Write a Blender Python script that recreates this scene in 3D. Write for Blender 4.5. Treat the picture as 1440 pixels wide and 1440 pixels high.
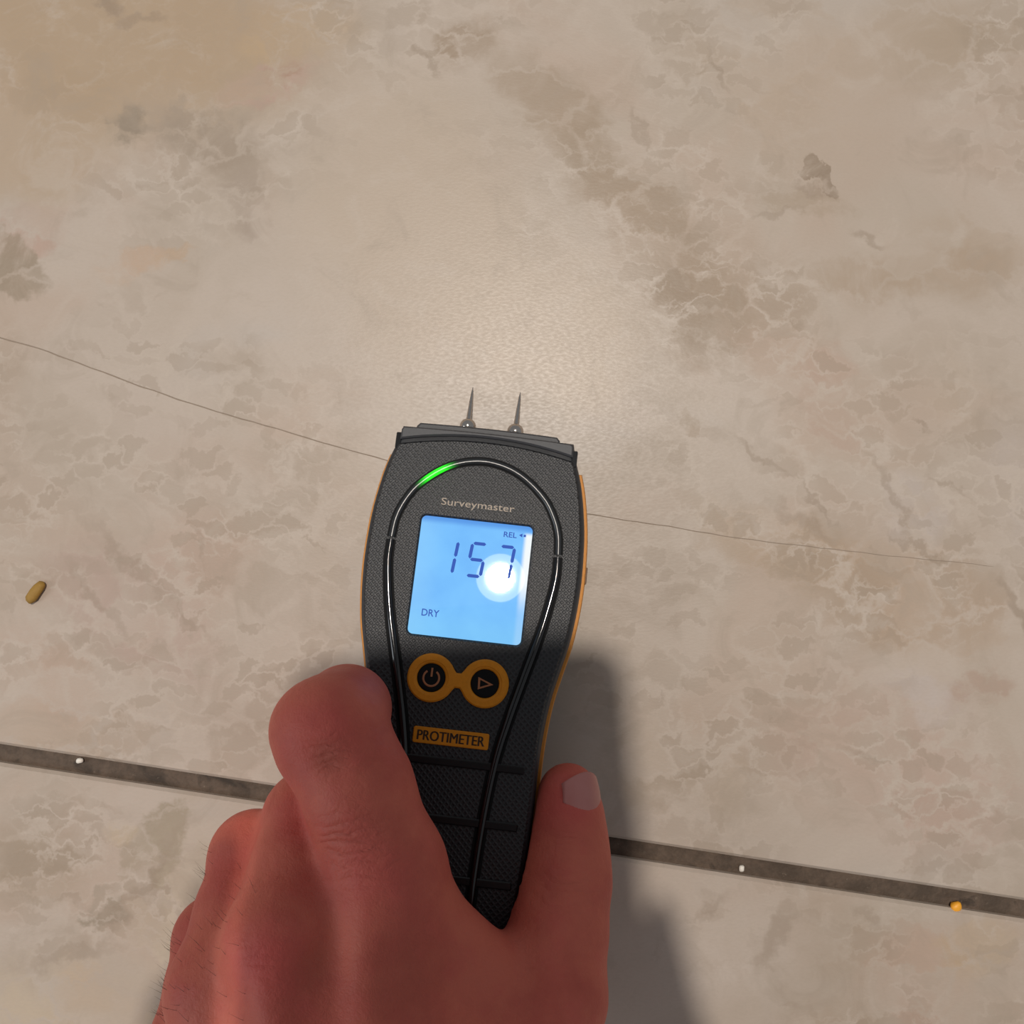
import bpy, bmesh, math, random
import numpy as np
from mathutils import Vector, Matrix

for o in list(bpy.data.objects):
    bpy.data.objects.remove(o)
scn = bpy.context.scene
C = scn.collection
MM = 0.001

# ------------------------------------------------------------------ camera, world, lights, exposure
cam_d = bpy.data.cameras.new('camera')
cam_d.sensor_width = 36.0
cam_d.lens = 36.0 * 1250 / 1440
cam_d.clip_start = 0.002
cam = bpy.data.objects.new('camera', cam_d)
C.objects.link(cam)
cam.location = (0, 0, 0.300)
cam.rotation_euler = (math.radians(3.662), math.radians(0.458), 0)
scn.camera = cam

world = bpy.data.worlds.new('room_ambient')
scn.world = world
world.use_nodes = True
wbg = world.node_tree.nodes['Background']
wbg.inputs['Color'].default_value = (0.92, 0.96, 1.0, 1)
wbg.inputs['Strength'].default_value = 0.27


def disk_light(name, loc, size, power, col):
    d = bpy.data.lights.new(name, 'AREA')
    d.shape = 'DISK'
    d.size = size
    d.energy = power
    d.color = col
    o = bpy.data.objects.new(name, d)
    C.objects.link(o)
    o.location = loc
    v = Vector((0, -0.02, 0)) - Vector(loc)
    o.rotation_euler = v.to_track_quat('-Z', 'Y').to_euler()
    return o


# one ceiling lamp: bright bulb and, just above it, its dimmer frosted reflector
disk_light('ceiling_bulb', (0.000, 0.470, 2.300), 0.078, 33.0, (1.0, 0.915, 0.82))
disk_light('ceiling_reflector', (0.000, 0.470, 2.302), 0.140, 0.30, (1.0, 0.915, 0.82))

# added cool fill light from the left, no window behind it
wl = bpy.data.lights.new('left_fill', 'AREA')
wl.shape = 'RECTANGLE'
wl.size, wl.size_y = 1.1, 1.0
wl.energy = 20.0
wl.color = (0.90, 0.95, 1.0)
wlo = bpy.data.objects.new('left_fill', wl)
C.objects.link(wlo)
wlo.location = (-2.4, -0.5, 1.5)
wlo.rotation_euler = (Vector((0, 0, 0)) - wlo.location).to_track_quat('-Z', 'Y').to_euler()

scn.view_settings.view_transform = 'Standard'
scn.view_settings.look = 'None'
scn.view_settings.gamma = 1.0
scn.view_settings.use_curve_mapping = False
scn.view_settings.exposure = 0.0


# ------------------------------------------------------------------ helpers
def srgb(r, g, b):
    def f(c):
        c /= 255.0
        return c / 12.92 if c <= 0.04045 else ((c + 0.055) / 1.055) ** 2.4
    return (f(r), f(g), f(b), 1.0)


def obj(name, me, mat, parent=None, smooth=False):
    o = bpy.data.objects.new(name, me)
    C.objects.link(o)
    if mat is not None and len(me.materials) == 0:
        me.materials.append(mat)
    if parent is not None:
        o.parent = parent
    if smooth:
        for p in me.polygons:
            p.use_smooth = True
    return o


def pydata(name, verts, faces):
    me = bpy.data.meshes.new(name)
    me.from_pydata([tuple(v) for v in verts], [], faces)
    me.update()
    return me


def fix_normals(me):
    bm = bmesh.new()
    bm.from_mesh(me)
    bmesh.ops.recalc_face_normals(bm, faces=bm.faces)
    bm.to_mesh(me)
    bm.free()
    me.update()
    return me


def smooth_angle(o, deg=35):
    me = o.data
    bm = bmesh.new()
    bm.from_mesh(me)
    for f in bm.faces:
        f.smooth = True
    a = math.radians(deg)
    for e in bm.edges:
        e.smooth = not (len(e.link_faces) == 2 and e.calc_face_angle(0) > a)
    bm.to_mesh(me)
    bm.free()
    return o


def tag(o, label, cat, group=None):
    o['label'] = label
    o['category'] = cat
    if group:
        o['group'] = group
    return o


class NT:
    """tiny node builder"""
    def __init__(self, name):
        self.m = bpy.data.materials.new(name)
        self.m.use_nodes = True
        self.t = self.m.node_tree
        self.b = self.t.nodes['Principled BSDF']

    def n(self, typ, ins=None, **kw):
        nd = self.t.nodes.new(typ)
        for k, v in kw.items():
            setattr(nd, k, v)
        for k, v in (ins or {}).items():
            self.set(nd.inputs[k], v)
        return nd

    def set(self, sock, v):
        if isinstance(v, bpy.types.NodeSocket):
            self.t.links.new(v, sock)
        else:
            sock.default_value = v

    def math(self, op, a, b=0.0, c=0.0, clamp=False):
        nd = self.n('ShaderNodeMath', {0: a, 1: b, 2: c}, operation=op)
        nd.use_clamp = clamp
        return nd.outputs[0]

    def vmath(self, op, a, b=(0, 0, 0)):
        nd = self.n('ShaderNodeVectorMath', {0: a, 1: b}, operation=op)
        return nd.outputs[1] if op in ('LENGTH', 'DISTANCE', 'DOT_PRODUCT') else nd.outputs[0]

    def rng(self, v, a, b, c=0.0, d=1.0, smooth=True):
        nd = self.n('ShaderNodeMapRange', {0: v, 1: a, 2: b, 3: c, 4: d})
        nd.interpolation_type = 'SMOOTHSTEP' if smooth else 'LINEAR'
        return nd.outputs[0]

    dims = '3D'

    def noise(self, vec, scale, detail=4.0, rough=0.55, dist=0.0, color=False):
        nd = self.n('ShaderNodeTexNoise', noise_dimensions=self.dims, ins={'Vector': vec, 'Scale': scale, 'Detail': detail,
                                           'Roughness': rough, 'Distortion': dist})
        return nd.outputs['Color' if color else 'Fac']

    def mix(self, fac, a, b, blend='MIX'):
        nd = self.n('ShaderNodeMix', data_type='RGBA', blend_type=blend)
        self.set(nd.inputs[0], fac)
        self.set(nd.inputs[6], a)
        self.set(nd.inputs[7], b)
        return nd.outputs[2]

    def bump(self, h, strength, dist, normal=None):
        ins = {'Height': h, 'Strength': strength, 'Distance': dist}
        if normal is not None:
            ins['Normal'] = normal
        return self.n('ShaderNodeBump', ins).outputs[0]

    def P(self, **kw):
        for k, v in kw.items():
            self.set(self.b.inputs[k.replace('_', ' ')], v)
        return self.m


def simple(name, col, rough=0.5, metal=0.0, spec=0.5, **kw):
    t = NT(name)
    co = t.n('ShaderNodeTexCoord').outputs['Object']
    nz = t.noise(co, 900.0, 3.0)
    c = t.mix(t.rng(nz, 0.3, 0.7, 0.0, 0.25), col, tuple(x * 0.7 for x in col[:3]) + (1,))
    t.P(Base_Color=c, Roughness=rough, Metallic=metal, **{'Specular IOR Level': spec})
    for k, v in kw.items():
        t.set(t.b.inputs[k.replace('_', ' ')], v)
    return t.m


# ------------------------------------------------------------------ floor: grout bed and stone-look tiles
def marble(name, seed, blobs, veins, base=(0.455, 0.380, 0.312)):
    """beige stone print; blobs: (x, y, rx, ry, angle_deg, colour, strength, kind) in mm on the floor"""
    t = NT(name)
    t.dims = '2D'
    k_ = lambda a, b_, c: (base[0] * a, base[1] * b_, base[2] * c, 1)
    pos = t.n('ShaderNodeNewGeometry').outputs['Position']
    p = t.vmath('ADD', pos, (seed * 3.1, seed * 1.7, 0))
    warp = t.vmath('SUBTRACT', t.noise(p, 30.0, 3.0, 0.62, color=True), (0.5, 0.5, 0.5))
    warp_f = t.vmath('SUBTRACT', t.noise(p, 170.0, 3.0, 0.65, color=True), (0.5, 0.5, 0.5))
    # broad clouds
    n1 = t.noise(p, 11.0, 5.0, 0.6, 0.6)
    n2 = t.noise(t.vmath('ADD', p, (5, 2, 0)), 46.0, 5.0, 0.66, 0.6)
    light = k_(1.13, 1.15, 1.18)
    dark = k_(0.82, 0.80, 0.77)
    col = t.mix(t.rng(n1, 0.36, 0.64), base + (1,), k_(1.09, 1.10, 1.13))
    n3 = t.noise(t.vmath('ADD', p, (1.3, 7.7, 0)), 9.0, 4.0, 0.62, 0.5)
    col = t.mix(t.rng(n3, 0.50, 0.68, 0.0, 0.55), col, k_(1.0, 0.91, 0.87))
    col = t.mix(t.rng(n3, 0.46, 0.28, 0.0, 0.55), col, k_(1.04, 1.10, 1.19))
    # fragment cells
    pv = t.vmath('ADD', p, t.vmath('MULTIPLY', warp_f, (0.0085, 0.0085, 0)))
    pv = t.vmath('ADD', pv, t.vmath('MULTIPLY', warp, (0.014, 0.014, 0)))
    pv = t.n('ShaderNodeMapping', {'Vector': pv, 'Rotation': (0, 0, math.radians(38)), 'Scale': (0.62, 1.2, 1)}, vector_type='POINT').outputs[0]
    vd, vc = {}, {}
    for sc in (62.0, 150.0):
        vd[sc] = t.n('ShaderNodeTexVoronoi', {'Vector': pv, 'Scale': sc}, feature='DISTANCE_TO_EDGE', voronoi_dimensions='2D').outputs['Distance']
        vc[sc] = t.n('ShaderNodeSeparateColor', {0: t.n('ShaderNodeTexVoronoi', {'Vector': pv, 'Scale': sc}, voronoi_dimensions='2D').outputs['Color']}).outputs[0]
    # placed colour fields
    pw = t.vmath('ADD', pos, t.vmath('MULTIPLY', warp, (0.020, 0.020, 0)))
    pw = t.vmath('ADD', pw, t.vmath('MULTIPLY', warp_f, (0.0085, 0.0085, 0)))
    grain = t.math('MULTIPLY', t.rng(n2, 0.26, 0.60, 0.45, 1.0), t.rng(vc[62.0], 0.1, 0.7, 0.40, 1.0))
    grain = t.math('MULTIPLY', grain, t.rng(vd[62.0], 0.0, 0.10, 0.45, 1.0))
    frag = calm = None

    def after():       # coordinates, ordered behind the colour so far so that few values stay alive at once
        return t.n('ShaderNodeVectorMath', {0: col, 1: (1e-9, 1e-9, 1e-9), 2: pw}, operation='MULTIPLY_ADD').outputs[0]
    for (x, y, rx, ry, ang, c, s, kind) in blobs:
        mp = t.n('ShaderNodeMapping', {'Vector': after(), 'Location': (x * MM, y * MM, 0), 'Rotation': (0, 0, math.radians(ang)), 'Scale': (rx * MM, ry * MM, 1)}, vector_type='TEXTURE')
        ln = t.vmath('LENGTH', mp.outputs[0])
        e0, e1 = {'soft': (0.1, 1.3), 'mid': (0.50, 1.10), 'hard': (0.80, 1.03), 'frag': (0.35, 1.15), 'plain': (0.45, 1.15)}[kind]
        m = t.rng(ln, e0, e1, 1.0 if c is None else s * 1.1, 0.0)
        if kind == 'frag':
            mf = m if c is None else t.rng(ln, e0, e1, 1.0, 0.0)
            frag = mf if frag is None else t.math('MAXIMUM', frag, mf)
            if c is None:
                continue
        if kind == 'plain':          # smooth field without fragments
            col = t.mix(m, col, c)
            calm = m if calm is None else t.math('MAXIMUM', calm, m, clamp=True)
            continue
        col = t.mix(t.math('MULTIPLY', m, grain, clamp=True), col, c)
    # mottling
    col = t.mix(t.rng(n2, 0.54, 0.74, 0.0, 0.38), col, dark)
    col = t.mix(t.rng(n2, 0.44, 0.26, 0.0, 0.40), col, light)
    # brecciated patches: rounded fragments parted by pale veins
    gen = t.rng(t.noise(t.vmath('ADD', p, (3.3, 4.4, 0)), 13.0, 3.0, 0.6), 0.38, 0.58, 0.0, 0.85)
    frag = gen if frag is None else t.math('MAXIMUM', frag, gen)
    if calm is not None:
        frag = t.math('MULTIPLY', frag, t.math('SUBTRACT', 1.0, calm, clamp=True))
    for sc, st in ((62.0, 0.62), (150.0, 0.68)):
        v = vd[sc]
        cell = t.math('MULTIPLY', t.math('MULTIPLY', t.rng(vc[sc], 0.35, 1.0), t.rng(v, 0.03, 0.16)), frag)
        col = t.mix(t.math('MULTIPLY', cell, st * 0.62), col, k_(0.74, 0.70, 0.65))
        edge = t.math('MULTIPLY', t.rng(v, 0.0, 0.13, 1.0, 0.0), frag)
        edge = t.math('MULTIPLY', edge, t.rng(n2, 0.62, 0.36))
        col = t.mix(t.math('MULTIPLY', edge, st), col, light)
    # thin dark veins
    for (x0, y0, x1, y1, w, s) in veins:
        a = Vector((x0, y0, 0)) * MM
        ab = Vector((x1, y1, 0)) * MM - a
        L_ = ab.length
        mp = t.n('ShaderNodeMapping', {'Vector': after(), 'Location': tuple((a + ab * 0.45)), 'Rotation': (0, 0, math.atan2(ab.y, ab.x)), 'Scale': (L_ * 0.62, w * MM, 1)}, vector_type='TEXTURE')
        m = t.rng(t.vmath('LENGTH', mp.outputs[0]), 0.25, 1.05, s * 0.75, 0.0)
        col = t.mix(m, col, k_(0.62, 0.56, 0.50))
    # faint glaze texture
    st = t.n('ShaderNodeMapping', {'Vector': p, 'Rotation': (0, 0, math.radians(35)), 'Scale': (0.45, 1, 1)}).outputs[0]
    hh = t.noise(st, 1300.0, 2.0, 0.5)
    col = t.mix(t.rng(hh, 0.35, 0.75, 0.0, 0.12), col, dark)
    bmp = t.bump(hh, 0.075, 0.0004)
    t.P(Base_Color=col, Roughness=t.rng(hh, 0.2, 0.8, 0.33, 0.42), Normal=bmp, **{'Specular IOR Level': 0.30})
    return t.m


def S(r, g, b):      # tile print colours are picked as lit in the photo; scale to albedo
    c = srgb(r, g, b)
    return (c[0] * 0.93, c[1] * 0.93, c[2] * 0.96, 1)


YEL, PNK, GRY, BRN, LGT, VIO = S(177, 152, 121), S(186, 158, 141), S(164, 148, 130), S(164, 144, 122), S(204, 190, 172), S(196, 184, 174)
blobs_up = [
    # warm sandy corner, top left
    (-140, 190, 88, 40, -8, YEL, 0.68, 'plain'), (-170, 150, 44, 28, 10, YEL, 0.5, 'plain'),
    (-78, 186, 26, 14, 12, S(190, 164, 130), 0.7, 'mid'), (-172, 118, 20, 9, 30, PNK, 0.7, 'mid'),
    # grey brecciated patch and its pink cap
    (-108, 150, 27, 11, -12, GRY, 0.85, 'mid'), (-139, 154, 9, 8, 20, S(150, 136, 118), 0.8, 'mid'),
    (-94, 128, 9, 18, 8, S(166, 150, 134), 0.75, 'mid'), (-124, 128, 30, 24, 0, None, 0, 'frag'),
    (-88, 168, 22, 8, 14, PNK, 0.8, 'mid'), (-82, 171, 7, 4, 0, S(170, 140, 118), 0.8, 'mid'),
    (-133, 106, 12, 6, 10, S(192, 164, 138), 0.7, 'mid'), (-120, 108, 7, 4, 0, S(190, 162, 132), 0.6, 'mid'),
    # left slate wedge
    (-178, 104, 20, 11, -38, S(158, 142, 122), 0.85, 'hard'), (-98, 62, 14, 28, 10, None, 0, 'frag'),
    # pale smooth middle field
    (-36, 118, 46, 66, 14, S(190, 173, 153), 0.75, 'plain'), (10, 84, 40, 34, -40, S(192, 175, 155), 0.7, 'plain'), (110, 160, 40, 34, -20, S(184, 167, 149), 0.6, 'plain'),
    # long brown band running down to the right
    (-18, 182, 15, 11, 30, S(160, 140, 118), 0.8, 'mid'), (12, 160, 34, 13, -50, BRN, 0.75, 'mid'),
    (26, 140, 20, 9, -56, S(160, 142, 120), 0.9, 'mid'), (44, 118, 46, 17, -52, BRN, 0.9, 'mid'),
    (64, 92, 30, 22, -50, S(158, 138, 116), 0.85, 'frag'), (54, 104, 40, 30, -48, None, 0, 'frag'),
    (80, 94, 26, 20, -20, BRN, 0.5, 'frag'), (54, 90, 7, 22, 24, S(150, 130, 108), 0.7, 'mid'),
    (100, 126, 18, 5, -8, S(168, 150, 128), 0.6, 'mid'), (104, 134, 3.5, 8, 28, S(140, 122, 102), 0.75, 'hard'),
    (134, 100, 46, 9, 8, S(172, 152, 130), 0.7, 'mid'), (150, 108, 30, 18, 10, S(178, 158, 136), 0.5, 'soft'),
    (92, 74, 26, 8, -15, S(184, 158, 138), 0.6, 'mid'), (104, 70, 12, 9, 0, S(180, 150, 130), 0.75, 'mid'),
    (106, 54, 9, 17, 24, S(182, 157, 139), 0.8, 'hard'), (96, 66, 34, 18, 0, None, 0, 'frag'),
    (60, 48, 3.2, 7, 4, S(160, 140, 118), 0.7, 'hard'),
    # right side
    (132, 22, 14, 14, 0, VIO, 0.75, 'mid'), (168, 30, 12, 24, 10, VIO, 0.6, 'soft'), (150, 62, 10, 22, 12, S(192, 174, 154), 0.6, 'soft'),
    (92, 6, 44, 12, -20, S(180, 158, 134), 0.65, 'mid'), (110, -6, 40, 16, -28, S(176, 154, 130), 0.7, 'frag'),
    (136, -10, 34, 22, -30, S(180, 156, 132), 0.6, 'mid'), (62, 16, 30, 16, 0, None, 0, 'frag'),
    (70, -30, 34, 22, -20, S(196, 180, 162), 0.6, 'soft'), (66, -58, 46, 26, -10, None, 0, 'frag'),
    (58, -66, 34, 18, -20, S(182, 164, 142), 0.55, 'frag'), (120, -62, 46, 30, -10, PNK, 0.65, 'soft'),
    (144, -76, 30, 26, 0, S(190, 162, 146), 0.6, 'soft'), (152, -42, 16, 5, 10, S(174, 148, 130), 0.65, 'mid'),
    (134, -42, 20, 8, -30, VIO, 0.7, 'mid'), (128, -66, 40, 24, 0, None, 0, 'frag'),
    # left middle, pinkish with grey fragments
    (-92, 10, 44, 34, 0, None, 0, 'frag'), (-120, 44, 24, 14, -20, S(190, 174, 160), 0.6, 'soft'),
    (-78, 36, 18, 9, -12, S(172, 156, 138), 0.7, 'frag'), (-60, 20, 22, 34, 8, S(184, 168, 150), 0.5, 'frag'),
    (-130, -12, 40, 22, -35, S(184, 160, 146), 0.65, 'mid'), (-108, 4, 22, 16, 0, S(192, 164, 146), 0.5, 'soft'),
    (-160, -36, 26, 16, -20, S(186, 160, 140), 0.55, 'mid'), (-86, -28, 40, 30, 10, None, 0, 'frag'),
    (-76, -50, 40, 20, -10, S(184, 166, 150), 0.6, 'frag'), (-150, -56, 40, 16, 0, S(186, 162, 138), 0.5, 'soft'),
    (90, 172, 40, 40, 0, S(186, 166, 144), 0.5, 'soft'), (150, 186, 40, 24, 0, S(170, 150, 126), 0.6, 'soft'),
]
veins_up = [
    (-152, 206, -136, 192, 3.6, 0.8), (-138, 191, -124, 195, 2.6, 0.55), (66, 180, 76, 164, 1.8, 0.55), (-34, 182, -26, 168, 2.4, 0.6),
    (96, 134, 104, 126, 2.6, 0.6), (84, 122, 96, 124, 2.2, 0.5), (116, 114, 128, 112, 2.6, 0.6),
    (136, 52, 142, 46, 1.6, 0.6), (76, 44, 96, 26, 1.8, 0.6), (96, 26, 108, 12, 1.6, 0.6), (84, 22, 108, 6, 3.2, 0.55),
    (118, 42, 132, 10, 2.4, 0.55), (124, 14, 146, 0, 1.8, 0.6), (158, -6, 172, -26, 3.4, 0.75), (140, 36, 152, 20, 1.8, 0.45),
    (-146, 18, -116, -16, 2.6, 0.45), (-150, 2, -130, -24, 2.4, 0.45), (-124, -4, -98, -26, 2.0, 0.4), (-112, 14, -106, -2, 1.8, 0.35),
    (94, 6, 100, -2, 1.8, 0.4), (110, -60, 124, -66, 1.6, 0.4), (46, 146, 36, 160, 1.8, 0.5),
]
blobs_low = [
    (-120, -94, 11, 17, -35, S(160, 146, 124), 0.9, 'hard'), (-136, -114, 9, 7, 40, S(158, 146, 128), 0.9, 'hard'),
    (-160, -100, 20, 16, 0, S(166, 148, 126), 0.75, 'frag'), (-150, -90, 26, 22, 0, None, 0, 'frag'),
    (-132, -88, 8, 7, 0, S(198, 178, 146), 0.7, 'mid'), (-140, -138, 10, 8, 0, S(196, 164, 128), 0.45, 'soft'),
    (-106, -128, 26, 40, 0, S(204, 190, 166), 0.75, 'soft'), (-150, -146, 40, 18, 0, S(198, 180, 152), 0.6, 'soft'),
    (64, -122, 30, 24, 0, S(206, 194, 180), 0.75, 'soft'), (104, -118, 20, 14, -50, S(176, 158, 138), 0.7, 'mid'),
    (132, -132, 26, 20, 0, S(188, 162, 142), 0.65, 'mid'), (150, -126, 16, 12, 0, S(190, 166, 134), 0.6, 'mid'),
    (110, -142, 34, 16, 0, None, 0, 'frag'), (100, -150, 20, 14, 0, S(172, 152, 130), 0.6, 'frag'),
    (128, -150, 10, 20, 0, S(184, 156, 138), 0.5, 'mid'),
]
veins_low = [
    (-110, -90, -140, -128, 3.0, 0.55), (-132, -126, -166, -132, 3.2, 0.5), (-112, -104, -124, -110, 2.0, 0.4),
    (94, -108, 76, -134, 5.2, 0.6), (70, -108, 56, -118, 3.6, 0.5), (112, -110, 116, -118, 2.2, 0.4), (-160, -108, -140, -112, 2.0, 0.4),
]
M_tile_a = marble('marble_print_upper', 0.0, blobs_up, veins_up)
M_tile_b = marble('marble_print_lower', 4.0, blobs_low, veins_low)

# grout: dirty brown sanded joint
t = NT('grout')
pos = t.n('ShaderNodeNewGeometry').outputs['Position']
n = t.noise(pos, 160.0, 5.0, 0.65)
c = t.mix(t.rng(n, 0.35, 0.68), (0.072, 0.049, 0.033, 1), (0.125, 0.086, 0.060, 1))
n2 = t.noise(pos, 60.0, 4.0, 0.6, 1.0)
c = t.mix(t.rng(n2, 0.55, 0.70, 0.0, 0.8), c, (0.030, 0.020, 0.013, 1))
n3 = t.noise(pos, 420.0, 3.0, 0.6)
c = t.mix(t.rng(n3, 0.66, 0.74, 0.0, 0.4), c, (0.30, 0.24, 0.18, 1))
t.P(Base_Color=c, Roughness=0.75, Normal=t.bump(t.noise(pos, 900.0, 4.0), 0.6, 0.0006))
M_grout = t.m

ANG = math.radians(-8.38)
E1 = Vector((math.cos(ANG), math.sin(ANG), 0))
E2 = Vector((-math.sin(ANG), math.cos(ANG), 0))
T0 = -83.25          # lower edge of the upper tile, along E2 (mm)
TS, GAP = 457.0, 6.0
S0 = -250.0          # left edge of the seen tiles, along E1


def st2xy(s, tt, z=0.0):
    return (E1 * s + E2 * tt) * MM + Vector((0, 0, z * MM))


def grid_floor():
    bm = bmesh.new()
    n = 40
    half = 1150.0
    vs = [[bm.verts.new(st2xy(-half + 2 * half * i / n, -half + 2 * half * j / n, -3.0)) for i in range(n + 1)] for j in range(n + 1)]
    for j in range(n):
        for i in range(n):
            bm.faces.new((vs[j][i], vs[j][i + 1], vs[j + 1][i + 1], vs[j + 1][i]))
    ret = bmesh.ops.extrude_face_region(bm, geom=list(bm.faces))
    for v in ret['geom']:
        if isinstance(v, bmesh.types.BMVert):
            v.co.z -= 0.02
    bmesh.ops.recalc_face_normals(bm, faces=bm.faces)
    me = bpy.data.meshes.new('floor')
    bm.to_mesh(me)
    bm.free()
    return me


floor = obj('floor', grid_floor(), M_grout)
floor['kind'] = 'structure'
floor['label'] = 'tiled floor of large beige marbled tiles with brown grout joints'

crack = [(-275, 112), (-215, 91), (-178.6, 79.4), (-165, 75.6), (-151.3, 70.6), (-134, 64.0), (-116.7, 57.8), (-99, 52.4), (-82.4, 47.7),
         (-63, 41.8), (-44.7, 36.7), (-12, 27.5), (21.6, 18.7), (36, 16.3), (50.4, 14.4), (69, 11.0), (88.6, 8.4), (106, 6.6), (124.2, 4.3),
         (145.6, 2.4), (159.8, 0.7)]


def tile_mesh(name, slit=None):
    """tile with eased edges, local origin at its corner; slit: crack polyline (s, t) running in from the left edge"""
    e = 1.0
    W_ = TS
    low = [(0, 0), (W_, 0), (W_, W_), (0, W_)]
    inn = [(e, e), (W_ - e, e), (W_ - e, W_ - e), (e, W_ - e)]
    if slit:
        n = len(slit)
        up, dn = [], []
        for i, (a, b) in enumerate(slit[:-1]):
            f = i / (n - 1)
            hw = 0.19 * (1 - f) ** 0.5 * (0.8 + 0.4 * ((i * 7) % 5) / 4) + 0.05
            up.append((a, b + hw))
            dn.append((a, b - hw))
        chain = [(max(a, e), b) for a, b in up] + [slit[-1]] + [(max(a, e), b) for a, b in reversed(dn)]
        chain_l = [(a, b) for a, b in up] + [slit[-1]] + [(a, b) for a, b in reversed(dn)]
        inn = inn + chain
        low = low + chain_l
    bm = bmesh.new()
    k = len(inn)
    r0 = [bm.verts.new((a * MM, b * MM, 0)) for a, b in inn]
    r1 = [bm.verts.new((a * MM, b * MM, -e * MM)) for a, b in low]
    r2 = [bm.verts.new((a * MM, b * MM, -9 * MM)) for a, b in low]
    if slit:
        # two top faces meeting along the line from the crack's tip to the right edge
        m = len(up)
        vt = bm.verts.new(((W_ - e) * MM, slit[-1][1] * MM, 0))
        tip = r0[4 + m]
        bm.faces.new(r0[4:4 + m] + [tip, vt, r0[2], r0[3]])
        bm.faces.new([r0[0], r0[1], vt, tip] + r0[5 + m:])
    else:
        bm.faces.new(r0)
        bm.faces.new(list(reversed(r2)))
    for i in range(k):
        j = (i + 1) % k
        bm.faces.new((r0[j], r0[i], r1[i], r1[j]))
        bm.faces.new((r1[j], r1[i], r2[i], r2[j]))
    bmesh.ops.triangulate(bm, faces=[f for f in bm.faces if len(f.verts) > 4])
    bmesh.ops.recalc_face_normals(bm, faces=bm.faces)
    if slit:
        # dirt packed into the crack, a little below the glaze
        zf = -0.12 * MM
        A = [bm.verts.new((a * MM, b * MM, zf)) for a, b in up]
        B = [bm.verts.new((a * MM, b * MM, zf)) for a, b in dn]
        tipv = bm.verts.new((slit[-1][0] * MM, slit[-1][1] * MM, zf))
        nf = [bm.faces.new((B[i], B[i + 1], A[i + 1], A[i])) for i in range(len(A) - 1)] + [bm.faces.new((B[-1], tipv, A[-1]))]
        for f in nf:
            f.material_index = 1
    me = bpy.data.meshes.new(name)
    bm.to_mesh(me)
    bm.free()
    return me


crk = []
rj = random.Random(11)
for (xa, ya), (xb, yb) in zip(crack[:-1], crack[1:]):
    for k in range(4):
        f = k / 4
        crk.append((xa + (xb - xa) * f, ya + (yb - ya) * f + (rj.uniform(-0.15, 0.15) if k else 0)))
crk.append(crack[-1])
slit_st = []
for x, y in crk:
    v = Vector((x, y, 0))
    slit_st.append((v.dot(E1) - S0, v.dot(E2) - T0))
# start the slit exactly on the left edge
k0 = next(i for i, q in enumerate(slit_st) if q[0] > 2.0)
(a0, b0), (a1, b1) = slit_st[k0 - 1], slit_st[k0]
slit_st = [(0.0, b0 + (b1 - b0) * (0 - a0) / (a1 - a0))] + slit_st[k0:]
me_cracked = tile_mesh('tile_cracked', slit_st)
me_plain = tile_mesh('tile')
me_plain_low = tile_mesh('tile_low')
me_cracked.materials.append(M_tile_a)
me_cracked.materials.append(simple('crack_dirt', (0.30, 0.235, 0.18, 1), 0.8))
me_plain.materials.append(M_tile_a)
me_plain_low.materials.append(M_tile_b)
for j in range(-2, 2):
    for i in range(-2, 3):
        me = me_cracked if (i, j) == (0, 0) else (me_plain_low if j == -1 else me_plain)
        o = obj('tile', me, None, floor)
        o.location = st2xy(S0 + i * (TS + GAP), T0 + j * (TS + GAP) - (0 if j >= 0 else 0.0))
        o.rotation_euler = (0, 0, ANG)
        if (i, j) == (0, 0):
            o['label'] = 'large beige marbled floor tile with a hairline crack'


# ------------------------------------------------------------------ small debris
def crumb(name, loc, size, rz, mat, label, seed, cat='crumb'):
    rnd = random.Random(seed)
    bm = bmesh.new()
    bmesh.ops.create_icosphere(bm, subdivisions=2, radius=1.0)
    for v in bm.verts:
        k = 1 + 0.22 * (rnd.random() - 0.5)
        q = v.co
        v.co = Vector((abs(q.x) ** 0.7 * math.copysign(1, q.x), abs(q.y) ** 0.8 * math.copysign(1, q.y), q.z)) * k
        v.co.x *= size[0]
        v.co.y *= size[1]
        v.co.z *= size[2]
        if v.co.y > 0:
            v.co.x += 0.12 * v.co.y
    zmin = min(v.co.z for v in bm.verts)
    for v in bm.verts:
        v.co = (v.co - Vector((0, 0, zmin))) * MM
    me = bpy.data.meshes.new(name)
    bm.to_mesh(me)
    bm.free()
    o = obj(name, me, mat, None, True)
    o.location = loc
    o.rotation_euler = (0, 0, math.radians(rz))
    return tag(o, label, cat)


M_crumb = simple('crumb_ochre', (0.34, 0.19, 0.035, 1), 0.7)
M_crumb_or = simple('crumb_orange', (0.95, 0.42, 0.03, 1), 0.45)
M_crumb_wh = simple('crumb_white', (0.85, 0.80, 0.72, 1), 0.5)
crumb('crumb', (-0.1628, -0.0077, 0), (1.9, 4.6, 1.3), -32, M_crumb, 'mustard brown crumb lying on the tile at far left', 1)
crumb('crumb', (0.1436, -0.1109, -0.0030), (1.9, 1.6, 1.4), 20, M_crumb_or, 'bright orange crumb in the grout joint at right', 2)
crumb('pebble', (-0.1476, -0.0643, -0.0030), (1.2, 0.9, 0.9), 0, M_crumb_wh, 'tiny white grit grain in the grout joint at left', 3, 'grit')
crumb('pebble', (0.0736, -0.0990, -0.0030), (0.9, 1.1, 0.9), 0, M_crumb_wh, 'tiny white grit grain in the grout right of the thumb', 4, 'grit')

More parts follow.
